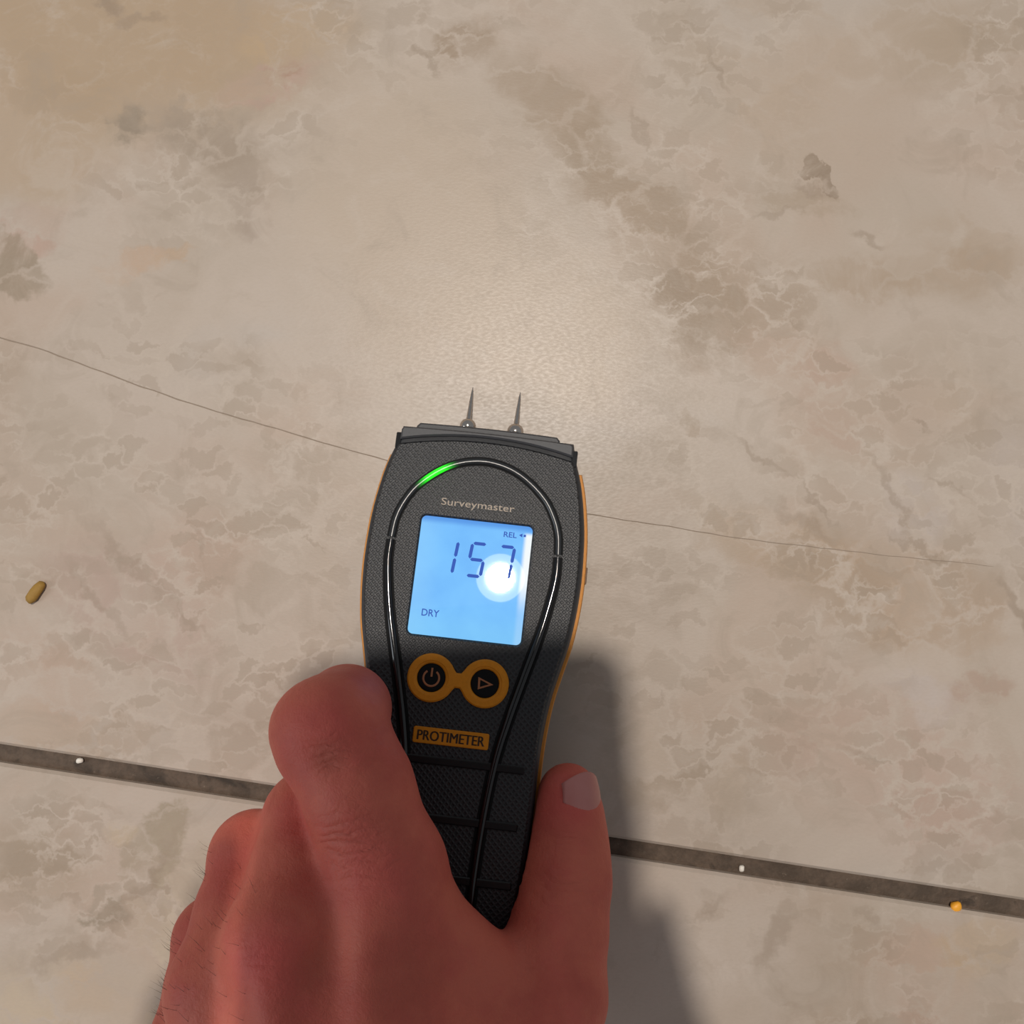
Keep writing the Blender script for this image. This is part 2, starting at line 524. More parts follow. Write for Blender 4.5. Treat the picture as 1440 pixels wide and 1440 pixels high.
# ------------------------------------------------------------------ moisture meter
U = Vector((0.99396096, -0.10973431, 0.0))
V = Vector((0.10909247, 0.98814724, -0.10799936))
W = Vector((0.01185123, 0.10734714, 0.99415096))
ORG = Vector((-14.66, -3.23, 30.0))
meter = bpy.data.objects.new('moisture_meter', None)
C.objects.link(meter)
meter.matrix_world = Matrix(((U.x, V.x, W.x, ORG.x * MM), (U.y, V.y, W.y, ORG.y * MM), (U.z, V.z, W.z, ORG.z * MM), (0, 0, 0, 1)))
meter.empty_display_size = 0.02
tag(meter, 'black and orange pin moisture meter with lit blue screen held over the tile', 'moisture meter')

# materials
def face_material():
    t = NT('textured_black_plastic')
    co = t.n('ShaderNodeTexCoord').outputs['Object']
    r = t.n('ShaderNodeVectorRotate', {'Vector': co, 'Angle': math.radians(45)}, rotation_type='Z_AXIS').outputs[0]
    sep = t.n('ShaderNodeSeparateXYZ', {0: r})
    k = 2 * math.pi / 0.00135
    sx = t.math('SINE', t.math('MULTIPLY', sep.outputs[0], k))
    sy = t.math('SINE', t.math('MULTIPLY', sep.outputs[1], k))
    h = t.math('MAXIMUM', sx, sy)
    h = t.rng(h, -0.2, 0.9)
    gr = t.noise(co, 3000.0, 2.0)
    h = t.math('ADD', h, t.math('MULTIPLY', gr, 0.35))
    c = t.mix(t.rng(h, 0.0, 1.2), (0.007, 0.0075, 0.009, 1), (0.019, 0.0195, 0.022, 1))
    t.P(Base_Color=c, Roughness=t.rng(gr, 0.2, 0.8, 0.36, 0.52), Normal=t.bump(h, 0.55, 0.00035), **{'Specular IOR Level': 0.5})
    return t.m


def grain_black(name, col, rough, bump=0.25):
    t = NT(name)
    co = t.n('ShaderNodeTexCoord').outputs['Object']
    n = t.noise(co, 1800.0, 3.0)
    c = t.mix(n, col, tuple(x * 1.5 for x in col[:3]) + (1,))
    t.P(Base_Color=c, Roughness=rough, Normal=t.bump(n, bump, 0.0002))
    return t.m


M_face = face_material()
M_shell = grain_black('charcoal_plastic', (0.020, 0.021, 0.024, 1), 0.48)
M_cap = grain_black('dark_grey_plastic', (0.038, 0.039, 0.043, 1), 0.5, 0.15)
M_gloss = simple('gloss_black', (0.006, 0.006, 0.007, 1), 0.10, 0.0, 0.6)
M_rib = simple('satin_black', (0.005, 0.005, 0.006, 1), 0.38, 0.0, 0.4)
M_matte = simple('matte_black', (0.004, 0.004, 0.0045, 1), 0.7, 0.0, 0.2)
M_orange = simple('orange_rubber', (0.66, 0.25, 0.022, 1), 0.5)
M_orange_btn = simple('orange_button_rubber', (0.66, 0.235, 0.008, 1), 0.5, 0.0, 0.3)
M_tan = simple('tan_print', (0.27, 0.205, 0.14, 1), 0.4)
M_icon = simple('button_print', (0.36, 0.13, 0.05, 1), 0.5)
M_letter = simple('dark_print', (0.045, 0.020, 0.006, 1), 0.5)
M_steel = simple('steel', (0.55, 0.50, 0.46, 1), 0.16, 1.0)
M_lcd_ink = simple('lcd_ink', (0.010, 0.025, 0.12, 1), 0.8, 0.0, 0.0, **{'Emission Color': (0.05, 0.11, 0.45, 1), 'Emission Strength': 0.85})

_hw = [(45.3, 26.2), (40.5, 27.3), (37, 28.5), (32, 29.9), (25, 31.2), (17, 32.2), (7, 32.6), (0, 32.5), (-7, 32.0), (-14, 31.1), (-19, 30.1),
       (-24, 28.9), (-31, 27.3), (-38, 26.2), (-46, 25.5), (-54, 25.2), (-66, 25.1), (-78, 24.7), (-93, 23.6), (-108, 22.0), (-118, 19.8)]


def catmull(pts, per=6, closed=False):
    P_ = [np.array(p, float) for p in pts]
    out = []
    n = len(P_)
    rng_ = range(n) if closed else range(n - 1)
    for i in rng_:
        p0 = P_[(i - 1) % n] if (closed or i > 0) else 2 * P_[0] - P_[1]
        p1 = P_[i]
        p2 = P_[(i + 1) % n]
        p3 = P_[(i + 2) % n] if (closed or i + 2 < n) else 2 * P_[-1] - P_[-2]
        for k in range(per):
            s = k / per
            out.append(0.5 * ((2 * p1) + (-p0 + p2) * s + (2 * p0 - 5 * p1 + 4 * p2 - p3) * s * s + (-p0 + 3 * p1 - 3 * p2 + p3) * s ** 3))
    if not closed:
        out.append(P_[-1])
    return out


def meter_outline(head='end'):
    """closed outline (u, v), counter-clockwise, right side up to the head, over it and down the left"""
    side = catmull([(h, v) for v, h in _hw], 3)           # head -> tail on the right
    side = [(float(a), float(b)) for a, b in side]
    if head == 'band':
        side = [(a, b) for a, b in side if b < 36.5]
        x0, y0 = side[0]
        top = [(x0 - 2 * x0 * i / 10, y0) for i in range(1, 10)]
    elif head == 'arc':
        side = [(a, b) for a, b in side if b < 40.0]
        top = [(27.45 - 54.9 * i / 16, 40.1 + 3.3 * (1 - (1 - 2 * i / 16) ** 2)) for i in range(17)]
    else:
        top = [(26.2 - 52.4 * i / 10, 45.3 + 0.4 * (1 - (1 - 2 * i / 10) ** 2)) for i in range(1, 10)]
    tail = [(19.8 * math.cos(a), -118 - 10 * math.sin(a)) for a in [math.pi * i / 14 for i in range(1, 14)]]
    right = list(reversed(side))
    left = [(-a, b) for a, b in side]
    return right + top + left + list(reversed([(a, b) for a, b in tail]))


def offset_poly(poly, d):
    n = len(poly)
    out = []
    for i in range(n):
        p0 = np.array(poly[i - 1]); p1 = np.array(poly[i]); p2 = np.array(poly[(i + 1) % n])
        e0 = p1 - p0; e1 = p2 - p1
        e0 = e0 / (np.linalg.norm(e0) + 1e-9); e1 = e1 / (np.linalg.norm(e1) + 1e-9)
        n0 = np.array([e0[1], -e0[0]]); n1 = np.array([e1[1], -e1[0]])
        m = n0 + n1
        m = m / (np.linalg.norm(m) + 1e-9)
        c = max(0.45, float(m @ n0))
        out.append(tuple(p1 + m * d / c))
    return out


def thick(v):
    return 22.0 + (45.0 - v) / 165.0 * 12.0


def loft(name, rings, mat, parent, cap0=True, cap1=True, deg=40):
    """rings: lists of (u, v, w) mm with equal counts"""
    verts, faces = [], []
    n = len(rings[0])
    for r in rings:
        verts += [(a * MM, b * MM, c * MM) for a, b, c in r]
    for k in range(len(rings) - 1):
        for i in range(n):
            j = (i + 1) % n
            faces.append((k * n + i, k * n + j, (k + 1) * n + j, (k + 1) * n + i))
    if cap0:
        faces.append(tuple(range(n)))
    if cap1:
        faces.append(tuple(range((len(rings) - 1) * n, len(rings) * n)))
    o = obj(name, fix_normals(pydata(name, verts, faces)), mat, parent)
    return smooth_angle(o, deg)


def fill_plate(name, outer, holes, w0, w1, mat, parent, bevel=0.0):
    """flat plate with holes between w0 (bottom) and w1 (top)"""
    bm = bmesh.new()
    loops_t, loops_b = [], []
    for k, lp in enumerate([outer] + holes):
        top = offset_poly(lp, -bevel if k == 0 else bevel) if bevel else lp
        loops_t.append([bm.verts.new((a * MM, b * MM, w1 * MM)) for a, b in top])
        mid = [bm.verts.new((a * MM, b * MM, (w1 - bevel) * MM)) for a, b in lp] if bevel else None
        loops_b.append(([bm.verts.new((a * MM, b * MM, w0 * MM)) for a, b in lp], mid))
    edges = []
    for lt in loops_t:
        for i in range(len(lt)):
            edges.append(bm.edges.new((lt[i], lt[(i + 1) % len(lt)])))
    bmesh.ops.triangle_fill(bm, use_beauty=True, use_dissolve=False, edges=edges)
    for lt, (lb, mid) in zip(loops_t, loops_b):
        n = len(lt)
        for i in range(n):
            j = (i + 1) % n
            if mid:
                bm.faces.new((lt[i], lt[j], mid[j], mid[i]))
                bm.faces.new((mid[i], mid[j], lb[j], lb[i]))
            else:
                bm.faces.new((lt[i], lt[j], lb[j], lb[i]))
    bmesh.ops.recalc_face_normals(bm, faces=bm.faces)
    # plate top must face +w
    up = sum(f.normal.z * f.calc_area() for f in bm.faces if abs(f.normal.z) > 0.9)
    if up < 0:
        bmesh.ops.reverse_faces(bm, faces=bm.faces)
    me = bpy.data.meshes.new(name)
    bm.to_mesh(me)
    bm.free()
    o = obj(name, me, mat, parent)
    return smooth_angle(o, 35)


def rrect(cx, cy, hx, hy, r, n=6):
    out = []
    for (sx, sy, a0) in ((1, -1, -90), (1, 1, 0), (-1, 1, 90), (-1, -1, 180)):
        for i in range(n + 1):
            a = math.radians(a0 + 90 * i / n)
            out.append((cx + sx * (hx - r) + r * math.cos(a), cy + sy * (hy - r) + r * math.sin(a)))
    return out


def circle(cx, cy, r, n=40):
    return [(cx + r * math.cos(2 * math.pi * i / n), cy + r * math.sin(2 * math.pi * i / n)) for i in range(n)]


def tube(name, path, rad, mat, parent, n=10, flat=1.0, cap=True):
    """swept tube through (u, v, w) mm points"""
    pts = [Vector(p) for p in path]
    verts, faces = [], []
    for i, p in enumerate(pts):
        tg = (pts[min(i + 1, len(pts) - 1)] - pts[max(i - 1, 0)]).normalized()
        up = Vector((0, 0, 1))
        sd = tg.cross(up).normalized()
        r = rad[i] if isinstance(rad, (list, tuple)) else rad
        upv = sd.cross(tg).normalized()
        for k in range(n):
            a = 2 * math.pi * k / n
            q = p + sd * (r * math.cos(a)) + upv * (r * flat * math.sin(a))
            verts.append(q * MM)
    m = len(pts)
    for i in range(m - 1):
        for k in range(n):
            kk = (k + 1) % n
            faces.append((i * n + k, i * n + kk, (i + 1) * n + kk, (i + 1) * n + k))
    if cap:
        faces.append(tuple(range(n)))
        faces.append(tuple(range((m - 1) * n, m * n)))
    o = obj(name, fix_normals(pydata(name, verts, faces)), mat, parent)
    return smooth_angle(o, 60)


def text(name, s, u, v, size, w, mat, parent, width=None, shear=0.0, bold=0.0, extr=0.03, align='CENTER'):
    cu = bpy.data.curves.new(name, 'FONT')
    cu.body = s
    cu.size = size * MM
    cu.align_x = align
    cu.align_y = 'CENTER'
    cu.shear = shear
    cu.extrude = extr * MM
    cu.offset = bold * MM
    cu.resolution_u = 3
    tmp = bpy.data.objects.new('tmp', cu)
    C.objects.link(tmp)
    bpy.context.view_layer.update()
    me = bpy.data.meshes.new_from_object(tmp.evaluated_get(bpy.context.evaluated_depsgraph_get()))
    bpy.data.objects.remove(tmp)
    bpy.data.curves.remove(cu)
    co = np.array([x.co[:] for x in me.vertices])
    mid = (co.max(0) + co.min(0)) / 2
    sx = 1.0
    if width:
        sx = width * MM / (co[:, 0].max() - co[:, 0].min())
    for x in me.vertices:
        x.co = Vector(((x.co.x - mid[0]) * sx, x.co.y - mid[1], x.co.z))
    me.materials.clear()
    o = obj(name, me, mat, parent)
    o.location = (u * MM, v * MM, w * MM)
    return o


OUT = meter_outline()
OUTF = meter_outline('arc')


def ring(off, fr, poly=OUT):
    return [(a, b, -fr * thick(b)) for a, b in offset_poly(poly, off)]


def ring_abs(off, w, poly=OUT):
    return [(a, b, w) for a, b in offset_poly(poly, off)]


# lower housing, orange band, upper housing
loft('lower_housing', [ring(-7.0, 1.0), ring(-3.0, 0.985), ring(0.2, 0.93), ring(1.6, 0.84), ring(2.1, 0.62)], M_shell, meter)
OUTB = meter_outline('band')
loft('bumper_band', [ring(f, g_, OUTB) for f, g_ in ((1.9, 0.635), (2.5, 0.63), (2.75, 0.60), (2.75, 0.46), (2.4, 0.42), (1.4, 0.415))], M_orange, meter)
loft('upper_housing', [ring(1.5, 0.43), ring(1.45, 0.34), ring(1.1, 0.18), ring_abs(0.55, -2.0), ring_abs(0.05, -1.3), ring_abs(-0.9, -0.95)], M_shell, meter)

# textured face panel with the screen opening
SCR = rrect(0.0, 0.05, 17.15, 18.1, 1.6)
face = fill_plate('face_panel', offset_poly(OUTF, -0.25), [SCR], -1.6, 0.0, M_face, meter, 0.55)

# head: end cap following the arc groove, and the probe block in front of it
topc = [(27.0 - 54.0 * i / 16, 41.2 + 3.3 * (1 - (1 - 2 * i / 16) ** 2)) for i in range(17)]
cap_poly = [(-26.9, 40.9)] + [(a, b) for a, b in reversed(topc)] + [(26.9, 40.9)]
cap_poly = [(a, b) for a, b in reversed(topc)]
cap_poly = cap_poly + [(26.9, 44.4), (26.3, 45.3)] + [(26.0 - 52.0 * i / 10, 45.4 + 0.5 * (1 - (1 - 2 * i / 10) ** 2)) for i in range(1, 10)] + [(-26.3, 45.3), (-26.9, 44.4)]
endcap = fill_plate('end_cap', cap_poly, [], -19.0, 0.35, M_cap, meter, 0.5)
pb = [(22.6, 44.0), (22.6, 46.4), (21.6, 47.5)] + [(21.6 - 43.2 * i / 8, 47.5 + 0.4 * (1 - (1 - 2 * i / 8) ** 2)) for i in range(1, 8)] + [(-21.6, 47.5), (-22.6, 46.4), (-22.6, 44.0)]
fill_plate('probe_block', pb, [], -21.0, -1.4, M_cap, meter, 0.6)
for s in (-1, 1):          # dark corner latches on the cap's flanks
    q = rrect(s * 27.6, 41.0, 0.9, 2.6, 0.4, 3)
    fill_plate('cap_latch', q, [], -9.0, -1.0, M_gloss, meter, 0.2)

# pins
for s in (-1, 1):
    base = Vector((s * 7.9, 46.5, -17.2))
    tip = Vector((s * 8.15 - 0.05, 67.6, -22.62))
    d = (tip - base).normalized()
    prof = [(0.0, 1.9), (5.2, 1.9), (5.2, 1.3), (7.6, 1.3), (7.9, 1.05), (8.6, 1.0), (9.6, 0.85), (15.5, 0.62), (19.5, 0.38), (21.6, 0.08)]
    L_ = (tip - base).length
    sd = d.cross(Vector((0, 0, 1))).normalized()
    upv = sd.cross(d)
    verts, faces = [], []
    n = 14
    for (z, r) in prof:
        z = min(z, L_ - 0.02)
        for k in range(n):
            a = 2 * math.pi * k / n
            verts.append((base + d * z + sd * r * math.cos(a) + upv * r * math.sin(a)) * MM)
    for i in range(len(prof) - 1):
        for k in range(n):
            kk = (k + 1) % n
            faces.append((i * n + k, i * n + kk, (i + 1) * n + kk, (i + 1) * n + k))
    faces.append(tuple(range(n)))
    faces.append(tuple(range((len(prof) - 1) * n, len(prof) * n)))
    pin = obj('probe_pin', fix_normals(pydata('probe_pin', verts, faces)), M_steel, meter)
    smooth_angle(pin, 40)
    bm = bmesh.new()
    bmesh.ops.create_uvsphere(bm, u_segments=24, v_segments=14, radius=2.75 * MM)
    bmesh.ops.translate(bm, verts=bm.verts, vec=(base + d * 6.1) * MM)
    me = bpy.data.meshes.new('collar')
    bm.to_mesh(me)
    bm.free()
    obj('collar', me, M_steel, pin, True)

# light guide arch with the lit green lamp, and the two gloss bezel lines running to the handle
arch = catmull([(-25.6, 10.4), (-25.0, 16.2), (-23.2, 21.4), (-19.8, 26.9), (-13.6, 32.4), (-7.2, 35.6), (0.0, 36.8), (7.2, 35.6), (13.6, 32.4), (19.8, 26.9),
                (23.2, 21.4), (25.0, 16.2), (25.6, 10.4)], 5)
arch = [(float(a), float(b)) for a, b in arch]
t = NT('light_guide_plastic')
co = t.n('ShaderNodeTexCoord').outputs['Object']
dd = t.vmath('LENGTH', t.vmath('SUBTRACT', co, (-0.0146, 0.0315, 0.0004)))
g = t.rng(dd, 0.0012, 0.0085, 1.0, 0.0)
g = t.math('POWER', g, 1.6)
nz = t.noise(co, 800.0, 2.0)
t.P(Base_Color=t.mix(nz, (0.016, 0.018, 0.020, 1), (0.030, 0.033, 0.036, 1)), Roughness=0.26, **{'Specular IOR Level': 0.5, 'Emission Color': (0.012, 0.80, 0.006, 1),
    'Emission Strength': t.math('MULTIPLY', g, 1.6)})
M_guide = t.m


def strip(path, half):
    """flat band around a path, as an outline"""
    l, r = [], []
    n = len(path)
    for i, p in enumerate(path):
        a = Vector(path[max(i - 1, 0)]); b = Vector(path[min(i + 1, n - 1)])
        d = (b - a).normalized()
        nn = Vector((d.y, -d.x))
        h = half[i] if isinstance(half, list) else half
        q = Vector(p)
        r.append(tuple(q + nn * h))
        l.append(tuple(q - nn * h))
    return r + list(reversed(l))


def ribbon(name, path, half, w, mat, parent, hgt=0.08):
    verts, faces = [], []
    n = len(path)
    for i, p in enumerate(path):
        a = Vector(path[max(i - 1, 0)]); b = Vector(path[min(i + 1, n - 1)])
        d = (b - a).normalized()
        nn = Vector((d.y, -d.x))
        h = half[i] if isinstance(half, list) else half
        for s, z in ((-1, w - 0.4), (-1, w + hgt), (1, w + hgt), (1, w - 0.4)):
            q = Vector(p) + nn * h * s
            verts.append((q.x * MM, q.y * MM, z * MM))
    for i in range(n - 1):
        for k in range(4):
            kk = (k + 1) % 4
            faces.append((i * 4 + k, i * 4 + kk, (i + 1) * 4 + kk, (i + 1) * 4 + k))
    faces.append((0, 1, 2, 3))
    faces.append(tuple(range((n - 1) * 4, n * 4)))
    return obj(name, fix_normals(pydata(name, verts, faces)), mat, parent)


guide = tube('light_guide', [(a, b, 0.25) for a, b in arch], 0.95, M_guide, meter, 12, 0.75)
ribbon('guide_channel', arch, 1.45, 0.02, M_matte, meter)
bl = [(25.6, 9.6), (25.6, 3.0), (24.3, -6.0), (22.4, -15.0), (19.2, -27.0), (15.9, -40.0), (13.6, -51.0), (12.2, -62.5), (11.4, -73.0), (11.0, -82.0), (10.8, -90.0), (10.4, -104.0)]
for s in (-1, 1):
    path = [(float(a) * s, float(b)) for a, b in catmull(bl, 5)]
    hw_ = [1.25 + 0.35 * min(1, i / 18) for i in range(len(path))]
    ribbon('bezel_channel', path, [h + 0.25 for h in hw_], 0.02, M_matte, meter)
    tube('bezel_line', [(a, b, 0.12) for a, b in path], [h * 0.72 for h in hw_], M_gloss, meter, 12, 0.8)
for (v, a, b) in ((-53.9, -22.2, 22.2), (-70.0, -21.9, 21.9), (-86.1, -21.9, 21.9), (-102.0, -19.5, 19.5)):
    fill_plate('grip_rib', rrect((a + b) / 2, v, (b - a) / 2, 1.15, 0.5, 4), [], -0.5, 0.55, M_rib, meter, 0.3)

# screen
t = NT('lcd_backlit')
co = t.n('ShaderNodeTexCoord').outputs['Object']
sep = t.n('ShaderNodeSeparateXYZ', {0: co})
x_, y_ = sep.outputs[0], sep.outputs[1]
nz = t.noise(co, 70.0, 3.0)
col = t.mix(t.rng(nz, 0.3, 0.7), (0.165, 0.50, 1.0, 1), (0.20, 0.57, 1.04, 1))
leftg = t.rng(x_, -0.0165, -0.008, 1.0, 0.0)
col = t.mix(t.math('MULTIPLY', leftg, 0.25), col, (0.36, 0.72, 1.0, 1))
botg = t.rng(y_, -0.0175, -0.006, 1.0, 0.0)
col = t.mix(t.math('MULTIPLY', botg, 0.35), col, (0.28, 0.72, 1.0, 1))
topg = t.rng(y_, 0.0155, 0.0178, 0.0, 1.0)
col = t.mix(t.math('MULTIPLY', topg, 0.75), col, (0.06, 0.25, 0.75, 1))
# reflection on the glass's right edge, painted white into the emission
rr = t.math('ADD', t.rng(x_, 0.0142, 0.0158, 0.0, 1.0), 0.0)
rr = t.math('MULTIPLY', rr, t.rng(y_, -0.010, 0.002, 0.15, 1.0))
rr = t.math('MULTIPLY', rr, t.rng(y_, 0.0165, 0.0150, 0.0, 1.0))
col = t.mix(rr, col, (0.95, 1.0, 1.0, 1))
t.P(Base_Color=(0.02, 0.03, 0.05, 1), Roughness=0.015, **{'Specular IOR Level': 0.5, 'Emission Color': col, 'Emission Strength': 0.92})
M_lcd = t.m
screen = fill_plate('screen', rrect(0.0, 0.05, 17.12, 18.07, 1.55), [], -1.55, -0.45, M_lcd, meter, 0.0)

ZI = -0.42


def seg(u0, v0, u1, v1, wd=1.0):
    a, b = Vector((u0, v0)), Vector((u1, v1))
    d = (b - a).normalized()
    nn = Vector((-d.y, d.x))
    a2, b2 = a + d * 0.18, b - d * 0.18
    h = wd / 2
    pl = [a2, a2 + d * h - nn * h, b2 - d * h - nn * h, b2, b2 - d * h + nn * h, a2 + d * h + nn * h]
    return [(p.x, p.y) for p in pl]


def digit(ch, u, v, w_=4.3, h_=10.0, sl=0.09):
    """seven segment digit, lower left corner (u, v)"""
    def q(a, b):
        return (u + a * w_ + b * h_ * sl, v + b * h_)
    S_ = {'a': (q(0, 1), q(1, 1)), 'b': (q(1, 1), q(1, .5)), 'c': (q(1, .5), q(1, 0)), 'd': (q(0, 0), q(1, 0)), 'e': (q(0, .5), q(0, 0)), 'f': (q(0, 1), q(0, .5)), 'g': (q(0, .5), q(1, .5))}
    on = {'1': 'bc', '5': 'afgcd', '7': 'abc'}[ch]
    return [seg(*S_[k][0], *S_[k][1]) for k in on]


def ink(name, polys, mat=M_lcd_ink):
    bm = bmesh.new()
    for pl in polys:
        bm.faces.new([bm.verts.new((a * MM, b * MM, ZI * MM)) for a, b in pl])
    ret = bmesh.ops.extrude_face_region(bm, geom=list(bm.faces))
    for x in ret['geom']:
        if isinstance(x, bmesh.types.BMVert):
            x.co.z += 0.02 * MM
    bmesh.ops.recalc_face_normals(bm, faces=bm.faces)
    me = bpy.data.meshes.new(name)
    bm.to_mesh(me)
    bm.free()
    return obj(name, me, mat, screen)


ink('digit', digit('1', -10.3, 1.2))
ink('digit', digit('5', -1.6, 1.2))
ink('digit', digit('7', 7.0, 1.2))
text('screen_text', 'REL', 10.4, 15.0, 2.35, ZI + 0.02, M_lcd_ink, screen, 4.0, 0, 0.03, 0.01)
ink('arrow_mark', [[(13.1, 15.2), (14.1, 15.8), (14.1, 14.6)], [(14.5, 14.8), (15.2, 14.8), (15.2, 15.5), (14.5, 15.5)]])
text('screen_text', 'DRY', -10.9, -11.3, 3.0, ZI + 0.02, M_lcd_ink, screen, 5.3, 0, 0.03, 0.01)

text('model_name', 'Surveymaster', -0.5, 22.7, 3.15, 0.05, M_tan, meter, 22.6, 0, 0.0, 0.06)

# button bezel (figure of eight) and buttons
R8 = 7.15


def eight():
    up = []
    n = 64
    for i in range(n + 1):
        u = 15.1 * math.cos(math.pi * i / n)
        c1 = math.sqrt(max(0, R8 ** 2 - (abs(u) - 8.0) ** 2)) if abs(abs(u) - 8.0) < R8 else 0.0
        nk = 2.1 if abs(u) < 4 else 0.0
        k = 0.9
        y = c1 if abs(u) > 4 else 0.5 * (c1 + nk + math.sqrt((c1 - nk) ** 2 + k * k * max(0, 1 - (abs(u) / 4) ** 2)))
        up.append((u, y))
    up[0] = (15.15, 0.0)
    up[-1] = (-15.15, 0.0)
    lo = [(a, -b) for a, b in reversed(up[1:-1])]
    return [(a - 0.2, b - 30.3) for a, b in up + lo]


BC = [(-8.2, -30.3), (7.8, -30.3)]
bez = fill_plate('button_bezel', eight(), [circle(x, y, 4.75) for x, y in BC], -0.3, 0.95, M_orange_btn, meter, 0.45)
for k, (x, y) in enumerate(BC):
    # sloping orange funnel and a dark button
    n = 40
    loft('button_collar', [[(x + r * math.cos(2 * math.pi * i / n), y + r * math.sin(2 * math.pi * i / n), w) for i in range(n)]
                           for r, w in ((5.0, 0.75), (4.6, 0.70), (4.25, 0.35), (4.2, -0.2))], M_orange_btn, bez, False, False)
    bt = loft('button', [[(x + r * math.cos(2 * math.pi * i / n), y + r * math.sin(2 * math.pi * i / n), w) for i in range(n)]
                         for r, w in ((4.2, -0.2), (4.2, 0.22), (3.9, 0.42), (3.0, 0.36), (1.2, 0.30))], M_matte, meter, True, True)
    if k == 0:
        pts = [(x + 2.35 * math.cos(a), y - 0.1 + 2.35 * math.sin(a), 0.38) for a in [math.radians(125 + 290 * i / 28) for i in range(29)]]
        tube('power_symbol', pts, 0.30, M_icon, bt, 8, 0.4)
        tube('power_symbol', [(x, y + 0.3, 0.38), (x, y + 1.5, 0.38), (x, y + 2.9, 0.38)], 0.30, M_icon, bt, 8, 0.4)
    else:
        T_ = [(x - 2.1, y + 1.75), (x + 2.6, y - 0.05), (x - 1.9, y - 1.9)]
        sub = []
        for i in range(3):
            a, b = Vector(T_[i]), Vector(T_[(i + 1) % 3])
            sub += [tuple(a.lerp(b, f)) for f in (0.0, 0.5)]
        c_ = Vector((x - 0.55, y - 0.05))
        inner = [tuple(c_ + (Vector(q) - c_) * 0.58) for q in sub]
        fill_plate('play_symbol', list(reversed(sub)), [inner], 0.30, 0.46, M_icon, bt)

# name plate
plate = fill_plate('name_plate', rrect(-0.3, -46.95, 11.2, 2.35, 0.6, 4), [], -0.3, 0.45, M_orange_btn, meter, 0.2)
for du in (-0.11, 0.11):       # heavy strokes
    text('name_lettering', 'PROTIMETER', -0.3 + du, -46.95, 4.1, 0.47, M_letter, plate, 19.8, 0, 0.0, 0.03)

# little catch on the orange band
fill_plate('band_catch', rrect(33.6, 6.2, 2.2, 2.7, 0.4, 3), [], -15.0, -11.5, simple('brown_catch', (0.12, 0.05, 0.015, 1), 0.5), meter, 0.2)


# ------------------------------------------------------------------ the hand (one continuous surface grown from tapered bones)
def meter_sdf(X, Y, Z):
    """rough signed distance (mm) to the meter, for the grip contact"""
    dx, dy, dz = X - ORG.x, Y - ORG.y, Z - ORG.z
    u = dx * U.x + dy * U.y + dz * U.z
    v = dx * V.x + dy * V.y + dz * V.z
    w = dx * W.x + dy * W.y + dz * W.z
    vs = np.array([-130, -127.5, -124, -118] + [a for a, _ in reversed(_hw[:-1])])
    hs = np.array([0, 9.0, 15.0, 19.8] + [b for _, b in reversed(_hw[:-1])])
    hw = np.interp(v, vs, hs)
    th = 22.0 + (45.0 - v) / 165.0 * 12.0
    fr = -w / th
    fl = np.interp(fr, [-0.05, 0.0, 0.18, 0.42, 0.44, 0.62, 0.64, 0.84, 0.93, 1.0], [0, 0.4, 1.3, 2.0, 3.4, 3.5, 3.2, 2.9, 2.0, -2])
    du = np.abs(u) - (hw + fl)
    dw = np.maximum(w - 1.2, -w - th - 0.6)
    dv = -v - 128.5
    return np.maximum(np.maximum(du, dw), dv)


class Sdf:
    def __init__(self, lo, hi, h):
        self.lo, self.h = np.array(lo, float), h
        self.n = np.ceil((np.array(hi) - self.lo) / h).astype(int) + 1
        self.ax = [self.lo[i] + h * np.arange(self.n[i]) for i in range(3)]

    def empty(self):
        return np.full(self.n, 25.0, np.float32)

    def cone(self, d, a, b, k):
        """smooth union of a tapered capsule a=(x,y,z,r) -> b"""
        pa, pb = np.array(a[:3]), np.array(b[:3])
        ra, rb = a[3], b[3]
        m = max(ra, rb) + k + 5
        lo = np.minimum(pa, pb) - m
        hi = np.maximum(pa, pb) + m
        s = [slice(max(0, int((lo[i] - self.lo[i]) / self.h)), min(self.n[i], int((hi[i] - self.lo[i]) / self.h) + 2)) for i in range(3)]
        X = self.ax[0][s[0]][:, None, None]
        Y = self.ax[1][s[1]][None, :, None]
        Z = self.ax[2][s[2]][None, None, :]
        ab = pb - pa
        L2 = float(ab @ ab) + 1e-9
        hh = np.clip(((X - pa[0]) * ab[0] + (Y - pa[1]) * ab[1] + (Z - pa[2]) * ab[2]) / L2, 0, 1)
        q = np.sqrt((X - pa[0] - hh * ab[0]) ** 2 + (Y - pa[1] - hh * ab[1]) ** 2 + (Z - pa[2] - hh * ab[2]) ** 2) - (ra + (rb - ra) * hh)
        c = d[s[0], s[1], s[2]]
        e = np.maximum(k - np.abs(c - q), 0) / k
        d[s[0], s[1], s[2]] = np.minimum(c, q) - e * e * k * 0.25

    def chain(self, d, pts, k):
        for a, b in zip(pts[:-1], pts[1:]):
            self.cone(d, a, b, k)


def smin(a, b, k):
    e = np.maximum(k - np.abs(a - b), 0) / k
    return np.minimum(a, b) - e * e * k * 0.25


